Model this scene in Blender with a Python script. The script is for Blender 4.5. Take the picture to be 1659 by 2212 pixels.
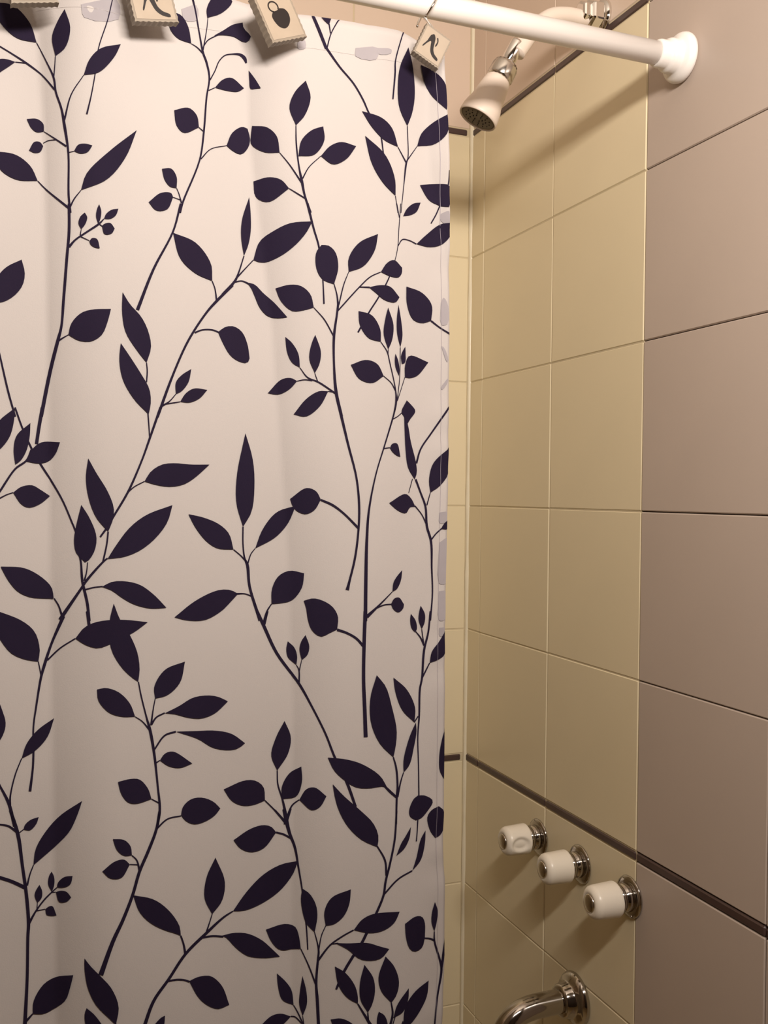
import bpy, bmesh, math
from mathutils import Vector, Matrix
from mathutils.geometry import interpolate_bezier

for o in list(bpy.data.objects): bpy.data.objects.remove(o)
scene = bpy.context.scene
col = scene.collection
UP = 1.35                       # height of the middle tile joint above the floor

# ------------------------------------------------------------------ camera
FPX, W, H = 2080.0, 1659.0, 2212.0
YAW, PITCH, ROLL = 0.36897, -0.01783, 0.00993
CAM = Vector((-0.691736, -1.409918, 0.016674 + UP))
fw = Vector((math.sin(YAW)*math.cos(PITCH), math.cos(YAW)*math.cos(PITCH), math.sin(PITCH)))
rt0 = Vector((math.cos(YAW), -math.sin(YAW), 0)); up0 = rt0.cross(fw)
RT = math.cos(ROLL)*rt0 + math.sin(ROLL)*up0
UPV = -math.sin(ROLL)*rt0 + math.cos(ROLL)*up0
cd = bpy.data.cameras.new('camera'); cam = bpy.data.objects.new('camera', cd); col.objects.link(cam)
cd.sensor_fit = 'VERTICAL'; cd.sensor_height = 36.0; cd.lens = FPX/H*36.0; cd.clip_start = 0.02
cam.matrix_world = Matrix(((RT.x, UPV.x, -fw.x, CAM.x), (RT.y, UPV.y, -fw.y, CAM.y), (RT.z, UPV.z, -fw.z, CAM.z), (0, 0, 0, 1)))
scene.camera = cam

# ------------------------------------------------------------------ light
wd = bpy.data.worlds.new('world'); scene.world = wd; wd.use_nodes = True
wd.node_tree.nodes['Background'].inputs[0].default_value = (0.9, 0.75, 0.6, 1)
wd.node_tree.nodes['Background'].inputs[1].default_value = 0.05
ld = bpy.data.lights.new('bathroom_lamp', 'AREA'); ld.shape = 'RECTANGLE'; ld.size = 0.42; ld.size_y = 0.075; ld.energy = 15.0; ld.color = (1.0, 0.90, 0.805)   # a tube lamp lying level above the mirror
lamp = bpy.data.objects.new('bathroom_lamp', ld); lamp.location = (-0.46, -1.42, 0.523 + UP); col.objects.link(lamp)
lamp.rotation_euler = Vector((0.0, 1.0, 0.04)).to_track_quat('-Z', 'Y').to_euler()
scene.view_settings.view_transform = 'Standard'
scene.view_settings.look = 'None'
scene.view_settings.exposure = 0.0
scene.view_settings.gamma = 1.0
scene.view_settings.use_curve_mapping = False

# ------------------------------------------------------------------ materials
def mat(name, rgb, rough=0.5, metal=0.0, noise=0.0, nscale=20.0, bump=0.0, bscale=200.0, spec=0.5, coat=0.0, trans=0.0, rgb2=None):
    m = bpy.data.materials.new(name); m.use_nodes = True
    nt = m.node_tree; N = nt.nodes; L = nt.links
    b = N['Principled BSDF']; b.inputs['Roughness'].default_value = rough; b.inputs['Metallic'].default_value = metal
    b.inputs['Specular IOR Level'].default_value = spec; b.inputs['Coat Weight'].default_value = coat
    b.inputs['Coat Roughness'].default_value = 0.1
    b.inputs['Base Color'].default_value = (*rgb, 1)
    tc = N.new('ShaderNodeTexCoord')
    src = None
    if noise or rgb2:
        nz = N.new('ShaderNodeTexNoise'); nz.inputs['Scale'].default_value = nscale; nz.inputs['Detail'].default_value = 4
        L.new(tc.outputs['Object'], nz.inputs['Vector'])
        mx = N.new('ShaderNodeMix'); mx.data_type = 'RGBA'
        c2 = rgb2 if rgb2 else tuple(c*(1-noise) for c in rgb)
        mx.inputs[6].default_value = (*rgb, 1); mx.inputs[7].default_value = (*c2, 1)
        L.new(nz.outputs['Fac'], mx.inputs[0]); L.new(mx.outputs[2], b.inputs['Base Color']); src = mx.outputs[2]
    if bump:
        n2 = N.new('ShaderNodeTexNoise'); n2.inputs['Scale'].default_value = bscale; n2.inputs['Detail'].default_value = 3
        L.new(tc.outputs['Object'], n2.inputs['Vector'])
        bp = N.new('ShaderNodeBump'); bp.inputs['Strength'].default_value = bump; bp.inputs['Distance'].default_value = 0.001
        L.new(n2.outputs['Fac'], bp.inputs['Height']); L.new(bp.outputs['Normal'], b.inputs['Normal'])
    if trans:
        tr = N.new('ShaderNodeBsdfTranslucent'); tr.inputs['Color'].default_value = (*rgb, 1)
        if src: L.new(src, tr.inputs['Color'])
        ms = N.new('ShaderNodeMixShader'); ms.inputs[0].default_value = trans
        L.new(b.outputs[0], ms.inputs[1]); L.new(tr.outputs[0], ms.inputs[2])
        L.new(ms.outputs[0], N['Material Output'].inputs['Surface'])
    return m

M = {
 'yellow': mat('yellow_cream_tile', (0.81, 0.705, 0.49), 0.32, noise=0.05, nscale=9, bump=0.06, bscale=35, spec=0.35),
 'mauve': mat('beige_mauve_tile', (0.535, 0.445, 0.385), 0.35, noise=0.06, nscale=9, bump=0.06, bscale=35, spec=0.35),
 'pink': mat('pinkish_cream_tile', (0.72, 0.58, 0.47), 0.35, noise=0.05, nscale=9, bump=0.06, bscale=35, spec=0.35),
 'border': mat('dark_brown_border', (0.085, 0.05, 0.045), 0.4, noise=0.35, nscale=60, bump=0.1, bscale=150),
 'grout_light': mat('cream_grout', (0.66, 0.56, 0.38), 0.8, noise=0.15, nscale=60),
 'grout_dark': mat('shade_dark_grout', (0.07, 0.045, 0.03), 0.9, noise=0.4, nscale=80),  # shadow under the tile edges put into the outer grout colour
 'caulk': mat('cream_caulk', (0.90, 0.82, 0.63), 0.3, noise=0.12, nscale=30, bump=0.2, bscale=60),
 'plaster': mat('painted_wall', (0.58, 0.46, 0.33), 0.7, noise=0.06, nscale=5),
 'dark_wall': mat('darkened_unseen_wall', (0.10, 0.07, 0.05), 0.5, noise=0.2, nscale=4),  # unseen wall, colour darkened for contrast in the chrome and less fill
 'floor': mat('floor_tile', (0.60, 0.45, 0.22), 0.5, noise=0.1, nscale=6),
 'ceiling': mat('ceiling_paint', (0.80, 0.74, 0.66), 0.8, noise=0.04, nscale=5),
 'white': mat('white_enamel', (0.90, 0.86, 0.83), 0.28, noise=0.03, nscale=15, spec=0.5, coat=0.2),
 'plastic': mat('white_plastic', (0.88, 0.81, 0.70), 0.3, noise=0.03, nscale=25, spec=0.45),
 'oldplastic': mat('aged_white_plastic', (0.78, 0.67, 0.58), 0.4, noise=0.06, nscale=30),
 'chrome': mat('chrome', (0.86, 0.84, 0.82), 0.06, 1.0, noise=0.1, nscale=40),
 'tapchrome': mat('darkened_chrome', (0.52, 0.485, 0.455), 0.09, 1.0, noise=0.2, nscale=40),  # chrome colour darkened to stand in for dark reflections
 'dullchrome': mat('dull_chrome', (0.66, 0.62, 0.58), 0.18, 1.0, noise=0.15, nscale=50),
 'sprayface': mat('grey_rubber_face', (0.16, 0.13, 0.095), 0.6, noise=0.2, nscale=120),
 'hole': mat('dark_hole', (0.02, 0.018, 0.015), 0.8, noise=0.2),
 'fabric': mat('white_curtain_fabric', (0.55, 0.508, 0.492), 0.85, noise=0.035, nscale=14, bump=0.12, bscale=900, spec=0.15, trans=0.10),
 'ink': mat('dark_plum_ink', (0.016, 0.010, 0.028), 0.8, noise=0.2, nscale=30, bump=0.1, bscale=900, spec=0.12),
 'ghost': mat('show_through_ink', (0.36, 0.33, 0.35), 0.85, noise=0.12, nscale=60, spec=0.1),
 'thread': mat('pale_thread', (0.40, 0.36, 0.42), 0.8, noise=0.1, nscale=90),
 'resin': mat('tan_resin', (0.40, 0.325, 0.25), 0.5, noise=0.18, nscale=60, bump=0.2, bscale=120),
 'resin_edge': mat('tan_resin_edge', (0.29, 0.24, 0.185), 0.55, noise=0.25, nscale=80),
 'resin_ink': mat('brown_black_ink', (0.012, 0.008, 0.009), 0.4, noise=0.3, nscale=80),
}

# ------------------------------------------------------------------ helpers
def link(name, me, m, parent=None, smooth=False):
    o = bpy.data.objects.new(name, me); col.objects.link(o)
    if m: me.materials.append(m)
    if parent: o.parent = parent; o.matrix_parent_inverse = parent.matrix_world.inverted()
    if smooth:
        for p in me.polygons: p.use_smooth = True
    return o
def bmobj(name, bm, m, parent=None, smooth=False):
    bmesh.ops.recalc_face_normals(bm, faces=bm.faces[:])
    me = bpy.data.meshes.new(name); bm.to_mesh(me); bm.free(); return link(name, me, m, parent, smooth)
def thing(name, loc, label, cat, group=None):
    o = bpy.data.objects.new(name, None); col.objects.link(o); o.location = loc; o.empty_display_size = 0.02
    o['label'] = label; o['category'] = cat
    if group: o['group'] = group
    bpy.context.view_layer.update()
    return o
def box(bm, lo, hi, bevel=0.0, seg=1):
    lo, hi = Vector(lo), Vector(hi)
    g = bmesh.ops.create_cube(bm, size=1.0, matrix=Matrix.Translation((lo+hi)/2) @ Matrix.Diagonal((*(hi-lo), 1)))
    if bevel:
        vs = g['verts']; es = list({e for v in vs for e in v.link_edges})
        bmesh.ops.bevel(bm, geom=es, offset=bevel, segments=seg, affect='EDGES', profile=0.5)
def frame_z(axis, xhint=None):
    z = Vector(axis).normalized(); h = Vector(xhint) if xhint else (Vector((0, 0, 1)) if abs(z.z) < 0.9 else Vector((0, 1, 0)))
    x = (h - h.dot(z)*z).normalized(); y = z.cross(x)
    return Matrix(((x.x, y.x, z.x), (x.y, y.y, z.y), (x.z, y.z, z.z)))
def lathe(bm, origin, axis, prof, seg=40, disp=None, xhint=None):
    """revolve (radius, height) profile about axis"""
    R = frame_z(axis, xhint); origin = Vector(origin); rings = []
    for r, h in prof:
        if r < 1e-6: rings.append([bm.verts.new(origin + R @ Vector((0, 0, h)))])
        else:
            ring = []
            for i in range(seg):
                a = 2*math.pi*i/seg; rr = r + (disp(a, h) if disp else 0)
                ring.append(bm.verts.new(origin + R @ Vector((rr*math.cos(a), rr*math.sin(a), h))))
            rings.append(ring)
    for A, B in zip(rings, rings[1:]):
        for i in range(seg):
            j = (i+1) % seg
            if len(A) == 1 and len(B) == 1: continue
            if len(A) == 1: bm.faces.new((A[0], B[i], B[j]))
            elif len(B) == 1: bm.faces.new((A[i], A[j], B[0]))
            else: bm.faces.new((A[i], A[j], B[j], B[i]))
def tube(bm, pts, r, seg=16, cap=True, closed=False):
    pts = [Vector(p) for p in pts]; n = len(pts); rings = []; prev = None
    for k in range(n):
        a = pts[k-1] if (k or closed) else pts[0]; b = pts[(k+1) % n] if (k < n-1 or closed) else pts[-1]
        t = (b-a).normalized()
        if prev is None: prev = Vector((0, 0, 1)) if abs(t.z) < 0.9 else Vector((0, 1, 0))
        x = (prev - prev.dot(t)*t).normalized(); y = t.cross(x); prev = x
        rr = r[k] if isinstance(r, (list, tuple)) else r
        rings.append([bm.verts.new(pts[k] + rr*(math.cos(2*math.pi*i/seg)*x + math.sin(2*math.pi*i/seg)*y)) for i in range(seg)])
    prs = list(zip(rings, rings[1:])) + ([(rings[-1], rings[0])] if closed else [])
    for A, B in prs:
        for i in range(seg): bm.faces.new((A[i], A[(i+1) % seg], B[(i+1) % seg], B[i]))
    if cap and not closed: bm.faces.new(rings[0]); bm.faces.new(rings[-1])
def cr(pts, n=6):
    """smooth curve through points of any dimension (centripetal-like Catmull-Rom)"""
    P = [tuple(p) for p in pts]
    if len(P) < 3: 
        return [tuple(a+(b-a)*k/n for a, b in zip(P[0], P[1])) for k in range(n)] + [P[-1]] if len(P) == 2 else P
    e0 = tuple(2*a-b for a, b in zip(P[0], P[1])); e1 = tuple(2*a-b for a, b in zip(P[-1], P[-2]))
    Q = [e0] + P + [e1]; out = []
    for i in range(1, len(Q)-2):
        p0, p1, p2, p3 = Q[i-1:i+3]
        d = [max(math.dist(u, v), 1e-6)**0.5 for u, v in ((p0, p1), (p1, p2), (p2, p3))]
        for k in range(n):
            t = k/n; o = []
            for a, b, c, e in zip(p0, p1, p2, p3):
                m1 = (c-b) + d[1]*((b-a)/d[0] - (c-a)/(d[0]+d[1])); m2 = (c-b) + d[1]*((e-c)/d[2] - (e-b)/(d[1]+d[2]))
                o.append((2*t**3-3*t**2+1)*b + (t**3-2*t**2+t)*m1 + (-2*t**3+3*t**2)*c + (t**3-t**2)*m2)
            out.append(tuple(o))
    return out + [P[-1]]
def ray(px, py): return fw + (px-W/2)/FPX*RT - (py-H/2)/FPX*UPV
def at_y(px, py, y): d = ray(px, py); return CAM + d*((y-CAM.y)/d.y)
def at_wall(px, py): d = ray(px, py); return CAM + d*(-CAM.x/d.x)

# ------------------------------------------------------------------ room shell
def structure(name, lo, hi, m):
    bm = bmesh.new(); box(bm, lo, hi); o = bmobj(name, bm, m); o['kind'] = 'structure'; return o
TH = 0.2                                 # tile height
SA, SB = -0.25295, -0.46097              # vertical joints on the right wall
ST = 0.0116                              # border strip height
ZL = -0.4 - 0.00344 + UP                 # top of the lower border
ZU = 0.6 - 0.0051 + UP                   # bottom of the upper border
RX0, RY0, CE = -1.60, -2.60, 2.40        # left wall, front wall, ceiling
T = 0.008                                # tile thickness
structure('floor', (RX0-0.1, RY0-0.1, -0.1), (0.12, 0.12, 0), M['floor'])
structure('ceiling', (RX0-0.1, RY0-0.1, CE), (0.12, 0.12, CE+0.1), M['ceiling'])
structure('wall_left', (RX0-0.1, RY0, 0), (RX0, 0, CE), M['plaster'])
structure('wall_front', (RX0-0.1, RY0-0.1, 0), (0.12, RY0, CE), M['dark_wall'])
wall_r = structure('wall_right', (T+0.002, RY0, 0), (0.12, 0.12, CE), M['plaster'])
wall_b = structure('wall_back', (RX0-0.1, T+0.002, 0), (0.01, 0.12, CE), M['plaster'])
bpy.context.view_layer.update()

rows = []                                # (z0, z1, kind)
zr = [UP-0.2, UP, UP+0.2, UP+0.4]
rows += [(ZL, zr[0], 't'), (zr[0], zr[1], 't'), (zr[1], zr[2], 't'), (zr[2], zr[3], 't'), (zr[3], ZU, 't')]
rows += [(ZL-ST, ZL, 's'), (ZU, ZU+ST, 's')]
z = ZL-ST
while z > 0.001: rows.append((max(z-TH, 0), z, 'low')); z -= TH
z = ZU+ST
while z < CE-0.001: rows.append((z, min(z+TH, CE), 'up')); z += TH
G = 0.0006                               # half joint
def tile_mesh(w, h, t, axis, bev, name):
    bm = bmesh.new()
    if axis == 'x': box(bm, (0, -w/2, -h/2), (t, w/2, h/2), bev)
    else: box(bm, (-w/2, 0, -h/2), (w/2, t, h/2), bev)
    bmesh.ops.recalc_face_normals(bm, faces=bm.faces[:])
    me = bpy.data.meshes.new(name); bm.to_mesh(me); bm.free(); return me
cache = {}
def put_tile(name, a0, a1, z0, z1, axis, m, parent, jit=0.0):
    w, h = a1-a0-2*G, z1-z0-2*G
    key = (round(w, 4), round(h, 4), axis, m.name, name)
    if key not in cache:
        me = tile_mesh(w, h, T-0.0005, axis, 0.0012 if name == 'tile' else 0.0018, name); me.materials.append(m); cache[key] = me
    o = bpy.data.objects.new(name, cache[key]); col.objects.link(o); o.parent = parent
    c = (a0+a1)/2; zc = (z0+z1)/2
    o.location = (jit, c, zc) if axis == 'x' else (c, jit, zc)
    return o
cols_r = [(-0.0455, 0.0), (SA, -0.0455), (SB, SA)]
y = SB
while y > -1.6: cols_r.append((y-0.2105, y)); y -= 0.2105
k = 0
for (y0, y1) in cols_r:
    inner = y1 > SB + 0.001
    for (z0, z1, kd) in rows:
        k += 1; j = 0.0003*math.sin(k*7.3)
        if kd == 's':
            if z0 > UP and not inner: continue
            put_tile('border_strip', y0, y1, z0, z1, 'x', M['border'], wall_r, -0.0006 + j*0.5)
        else:
            if not inner and kd == 'up' and z0 < ZU+ST+0.001: z0 = ZU
            m = M['mauve'] if not inner else (M['pink'] if kd == 'up' else M['yellow'])
            put_tile('tile', y0, y1, z0, z1, 'x', m, wall_r, j)
cols_b = []; x = -0.004; first = True
while x > -1.3: cols_b.append((x-0.2, x)); x -= 0.2
for (x0, x1) in cols_b:
    for (z0, z1, kd) in rows:
        k += 1; j = 0.0003*math.sin(k*5.1)
        if kd == 's': put_tile('border_strip', x0, x1-(0.004 if x1 > -0.01 else 0), z0, z1, 'y', M['border'], wall_b, -0.0006 + j*0.5)
        else: put_tile('tile', x0, x1, z0, z1, 'y', M['pink'] if kd == 'up' else M['yellow'], wall_b, j)
for nm, lo, hi, m, par in (('grout', (0.0010, SB, 0), (T+0.002, 0.0, CE), M['grout_light'], wall_r),
                           ('grout', (T-0.005, -1.73, 0), (T+0.002, SB, CE), M['grout_dark'], wall_r),
                           ('grout', (-1.404, 0.0010, 0), (0.0, T+0.002, CE), M['grout_light'], wall_b)):
    bm = bmesh.new(); box(bm, lo, hi); bmobj(nm, bm, m, par)
# caulk bead in the corner
bm = bmesh.new(); vs = []
prof = [(0.002, 0.002), (0.002, -0.0040), (-0.0010, -0.0030), (-0.0026, -0.0014), (-0.0048, 0.002)]
nz_ = 60
for i in range(nz_+1):
    zz = CE*i/nz_; w = 1 + 0.18*math.sin(i*1.7) + 0.12*math.sin(i*4.1)
    vs.append([bm.verts.new((px*w if px < 0 else px, py*w if py < 0 else py, zz)) for px, py in prof])
for A, B in zip(vs, vs[1:]):
    for i in range(len(prof)): bm.faces.new((A[i], A[(i+1) % len(prof)], B[(i+1) % len(prof)], B[i]))
bm.faces.new(vs[0]); bm.faces.new(vs[-1])
o = bmobj('trim_1', bm, M['caulk'], None, True); o['kind'] = 'structure'

# ------------------------------------------------------------------ curtain surface
YR, ZR = -0.5271, 0.5017 + UP            # rod axis
YC = YR - 0.010
XL = -1.50
ZBOT = 0.12
def interp(tab, v):
    if v <= tab[0][0]: return tab[0][1]
    for (a, b), (c, d) in zip(tab, tab[1:]):
        if v <= c:
            t = (v-a)/(c-a); t = t*t*(3-2*t) if False else t
            return b + (d-b)*t
    return tab[-1][1]
def px_table(pts, key, val):
    t = []
    for px, py in pts:
        p = at_y(px, py, YC); t.append((getattr(p, key), getattr(p, val)))
    return sorted(t)
F1 = px_table([(538, 0), (541, 280), (590, 700), (625, 1200), (637, 1500), (634, 2212)], 'z', 'x')
F2 = px_table([(80, 0), (95, 300), (104, 800), (112, 1500), (122, 2212)], 'z', 'x')
def ss(t): t = min(max(t, 0.0), 1.0); return t*t*(3-2*t)
def edge_x(z): return interp(EDGE, z)
def top_z(x): return interp(TOP, x)
def saw(t):                              # one fold, 0..1: slow rise towards the room, quick fall after the crest
    t -= math.floor(t)
    return ss(t/0.74) if t < 0.74 else (1 - (t-0.74)/0.26)**2
def bulge(x, z):
    f1, f2 = interp(F1, z), interp(F2, z)
    t = (x-f2)/(f1-f2)                   # 0 at left crest, 1 at right crest
    d = -0.016*(saw(t + 0.74) - 0.5)
    h = ss((z-(0.30+UP))/0.2)            # stronger gathers near the hooks
    d += 0.0045*h*math.cos((x+0.375)*2*math.pi/0.125)
    d += 0.0014*math.sin(23*x+9*z) + 0.0009*math.sin(61*x-6*z+1.0) + 0.0006*math.sin(14*z+30*x)
    if x > -0.32: d += 0.0006*math.sin(z*95 + 3*math.sin(z*31))*ss((x+0.32)/0.03)   # puckered hem
    return d
def surf(x, z, off=0.0): return Vector((x, YC - bulge(x, z) - off, z))
def on_curtain(px, py):
    d = ray(px, py); yy = YC
    for _ in range(7):
        p = CAM + d*((yy-CAM.y)/d.y); yy = YC - bulge(p.x, p.z)
    return p.x, p.z
def surf_table(pts, key, val):
    t = []
    for q in pts:
        x, z = on_curtain(*q); t.append((x, z) if key == 'x' else (z, x))
    return sorted(t)
EDGE = surf_table([(961, 100), (961, 154), (968, 260), (971, 420), (972, 520), (971, 700), (968, 1000), (965, 1180), (961, 1400), (960, 1600), (959, 1720), (957, 1830), (961, 1900), (960, 2080), (957, 2150), (955, 2212)], 'z', 'x')
TOP = surf_table([(250, -48), (400, -14), (510, 0), (560, 10), (643, 32), (673, 34), (732, 43), (800, 56), (870, 69), (891, 80), (930, 98), (965, 120)], 'x', 'z')
def clampxz(x, z):
    x = min(x, edge_x(z) - 0.0003); z = min(z, top_z(x) - 0.0004); return x, z

curtain = thing('shower_curtain', (-0.9, YC, ZBOT), 'white fabric shower curtain printed with dark plum leafy branches, hanging from the white rod', 'curtain')
def sheet(name, xs, zs_fn, off, m, thick):
    """grid on the curtain surface; xs = fraction list, closed into a thin slab"""
    bm = bmesh.new(); grids = []
    for o2 in (off, off-thick):
        g = []
        for s in xs:
            c = []
            for v in zs_fn:
                xx, zz = s(v) if callable(s) else (s, v)
                c.append(bm.verts.new(surf(xx, zz, o2)))
            g.append(c)
        grids.append(g)
    A, B = grids; nx, nz = len(xs), len(zs_fn)
    for i in range(nx-1):
        for j in range(nz-1):
            bm.faces.new((A[i][j], A[i+1][j], A[i+1][j+1], A[i][j+1])); bm.faces.new((B[i][j], B[i][j+1], B[i+1][j+1], B[i+1][j]))
    for i in range(nx-1):
        for j in (0, nz-1): bm.faces.new((A[i][j], A[i+1][j], B[i+1][j], B[i][j]))
    for j in range(nz-1):
        for i in (0, nx-1): bm.faces.new((A[i][j], A[i][j+1], B[i][j+1], B[i][j]))
    return bmobj(name, bm, m, curtain, True)
NX, NZ = 420, 220
def colf(i):
    s = i/(NX-1)
    def f(v):
        zz = ZBOT + (top_z(XL + (-0.29-XL)*s) - ZBOT)*v
        return XL + (edge_x(zz)-XL)*s, zz
    return f
sheet('fabric', [colf(i) for i in range(NX)], [j/(NZ-1) for j in range(NZ)], 0.0, M['fabric'], 0.0006)
# side hem: the folded-back strip behind the edge, and its stitch line in front
def hemf(dx):
    def f(v):
        zz = ZBOT + (top_z(-0.294)-0.004-ZBOT)*v; return edge_x(zz) - dx, zz
    return f
sheet('side_hem', [hemf(0.0085), hemf(0.0045), hemf(0.0006)], [j/159 for j in range(160)], -0.0010, M['fabric'], 0.0006)
bm = bmesh.new()
prev = None; nst = 420
for i in range(nst+1):
    zz = ZBOT + 0.01 + (top_z(-0.3) - 0.016 - ZBOT)*i/nst
    cur = [bm.verts.new(surf(edge_x(zz) - 0.0088 + s, zz, 0.0013)) for s in (-0.00013, 0.00013)]
    if prev: bm.faces.new((prev[0], prev[1], cur[1], cur[0]))
    prev = cur
bmobj('stitching', bm, M['thread'], curtain)
# top header seam
bm = bmesh.new(); prev = None
for i in range(401):
    xx = XL + 0.02 + (-0.31-XL-0.02)*i/400
    cur = [bm.verts.new(surf(xx, top_z(xx)-0.030+t, 0.0005)) for t in (-0.0001, 0.0001)]
    if prev: bm.faces.new((prev[0], prev[1], cur[1], cur[0]))
    prev = cur
bmobj('stitching', bm, M['fabric'], curtain)

# ------------------------------------------------------------------ printed branches (outlines in print units, 3.318 to a pixel, per swatch)
K = 500.0/1659.0
SW = {'A': (0, 0), 'B': (480, 0), 'C': (0, 440), 'D': (480, 440), 'E': (0, 880), 'F': (480, 880), 'G': (0, 1320), 'H': (480, 1320), 'I': (0, 1752), 'J': (480, 1752)}
BR = {}
def S(b, sw, *p):                        # stem: (x, y, width) triples
    BR.setdefault(b, ([], []))[0].append((sw, p))
def LF(b, sw, a, c):                     # leaf: one side from base to tip, other side from tip back
    BR.setdefault(b, ([], []))[1].append((sw, a, c))
def L6(b, sw, *n):                       # leaf: base, 2 points, tip, 2 points
    p = [(n[i], n[i+1]) for i in range(0, 12, 2)]; LF(b, sw, p[:4], p[4:])
# tall sprig, upper left
S('b1','A',(505,1526,16),(492,1400,15),(490,1100,14),(462,900,20),(440,780,15),(400,660,14),(385,560,14),(330,440,9),(262,308,6))
S('b1','A',(385,560,9),(392,480,7),(397,405,6))
S('b1','A',(392,645,13),(300,540,10),(190,455,13),(90,390,10),(0,335,9),(-60,300,7))
S('b1','A',(190,455,9),(110,447,6))
S('b1','A',(462,860,14),(510,680,9),(600,540,6))
S('b1','A',(475,1050,13),(400,1000,10),(315,945,5))
S('b1','A',(400,1003,8),(345,1010,6),(310,1028,5))
S('b1','A',(490,1095,6),(530,1085,5))
S('b1','A',(490,1490,16),(330,1360,10),(270,1298,6))
S('b1','A',(500,1490,13),(530,1430,10),(580,1365,6))
S('b1','C',(495,0,20),(495,200,20),(480,380,20),(455,700,20),(440,880,18),(415,980,24),(360,1200,26),(295,1526,27))
S('b1','E',(305,0,26),(280,140,25),(262,262,24))
S('b1','C',(415,985,14),(455,960,9),(490,940,6))
S('b1','C',(495,310,20),(540,260,13),(620,205,13),(710,145,14),(745,110,7))
S('b1','C',(575,225,9),(582,185,5)); S('b1','C',(715,150,8),(735,165,6)); S('b1','C',(580,238,8),(640,266,5))
LF('b1','A',[(262,308),(215,170),(90,40),(-80,20)],[(0,162),(120,275)])
L6('b1','A',397,405,372,270,415,150,463,68,503,200,470,340)
L6('b1','A',600,540,640,430,720,350,865,320,820,410,710,520)
LF('b1','A',[(110,447),(60,430),(0,425),(-100,480)],[(-40,535),(40,495)])
L6('b1','A',315,945,310,890,265,855,192,855,225,920,265,950)
L6('b1','A',310,1050,285,1020,245,1020,208,1080,250,1098,290,1090)
L6('b1','A',530,1085,560,1040,610,1032,662,1045,630,1090,580,1103)
L6('b1','A',270,1298,220,1195,110,1110,-60,1085,0,1215,120,1290)
L6('b1','A',580,1365,620,1245,790,1080,980,935,900,1130,770,1285)
LF('b1','C',[(490,940),(510,860),(580,785),(660,760),(795,755)],[(770,850),(730,940),(650,988),(560,980)])
L6('b1','C',582,185,562,140,575,95,607,65,625,100,610,150)
L6('b1','C',705,150,688,90,695,40,710,5,725,50,722,100)
L6('b1','C',745,110,760,75,800,45,848,38,830,85,790,110)
L6('b1','C',730,160,750,145,790,140,822,180,800,215,750,220)
L6('b1','C',640,270,660,248,695,255,715,322,680,315,650,295)
S('b1b','A',(808,-10,7),(770,150,8),(708,340,8),(690,480,8),(655,680,9),(622,820,13))
# cut leaf, left edge
LF('b1c','C',[(-80,700),(-40,560),(40,460),(155,402)],[(178,500),(160,590),(90,670),(0,710)])
# upper middle sprig
S('b2','A',(1290,1526,15),(1310,1450,14),(1430,1150,12),(1460,950,13),(1480,700,12),(1500,560,12),(1480,450,14),(1455,380,14),(1430,250,10),(1400,80,11),(1380,-10,14))
S('b2','A',(1455,385,11),(1410,340,7),(1370,315,5)); S('b2','A',(1455,360,9),(1480,220,6),(1490,130,5))
S('b2','A',(1460,330,9),(1490,290,8),(1545,260,8),(1600,235,14))
S('b2','A',(1505,575,9),(1540,510,8),(1570,440,8),(1610,400,8),(1662,390,9),(1720,394,18),(1752,420,24),(1764,454,12))
S('b2','A',(1495,650,7),(1540,630,5)); S('b2','A',(1460,945,7),(1425,915,6)); S('b2','A',(1440,1140,9),(1510,1070,6),(1625,1045,5))
S('b2','A',(1300,1455,10),(1280,1385,6),(1265,1350,5)); S('b2','A',(1295,1435,6),(1240,1415,5))
S('b2','C',(1295,0,16),(1240,200,14),(1100,470,18),(985,762,25))
L6('b2','A',1370,315,1350,200,1300,115,1232,85,1212,190,1270,275)
LF('b2','A',[(1485,130),(1480,70),(1510,0),(1570,-60)],[(1665,10),(1590,95)])
LF('b2','B',[(-60,258),(0,225),(75,180),(145,165)],[(152,205),(205,268),(165,308),(80,265),(0,255)])
LF('b2','B',[(188,508),(235,570),(275,635)],[(240,638),(202,640),(192,570)])
L6('b2','B',-53,630,0,575,65,560,155,635,110,660,20,650)
L6('b2','A',1425,915,1410,830,1350,775,1248,792,1265,900,1320,955)
LF('b2','B',[(30,1045),(70,955),(140,912),(180,925)],[(198,1000),(185,1060),(135,1108),(70,1080)])
L6('b2','A',1265,1350,1265,1270,1225,1210,1160,1212,1180,1290,1220,1340)
L6('b2','A',1240,1415,1225,1385,1150,1385,1065,1450,1120,1510,1200,1500)
# top centre sprig
S('b5','B',(632,1526,17),(590,1400,14),(570,1300,18),(550,1200,11),(530,1030,10),(527,900,6))
S('b5','B',(568,1310,11),(480,1180,8),(410,1095,5)); S('b5','B',(575,1280,10),(620,1200,7),(705,1120,5)); S('b5','B',(597,1425,9),(540,1390,9),(478,1352,6))
S('b5','D',(610,0,17),(655,180,13),(690,300,12),(708,430,11),(720,545,9),(728,718,11))
L6('b5','B',527,900,480,770,520,660,597,580,632,700,590,830)
L6('b5','B',545,1120,565,1010,640,935,722,908,730,1010,660,1110)
L6('b5','B',705,1120,770,1050,850,1020,958,1050,890,1140,795,1180)
L6('b5','B',478,1352,420,1290,330,1272,222,1302,240,1415,330,1450)
LF('b5','B',[(410,1095),(390,980),(320,915),(212,905)],[(205,965),(205,1035),(300,1093)])
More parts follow.
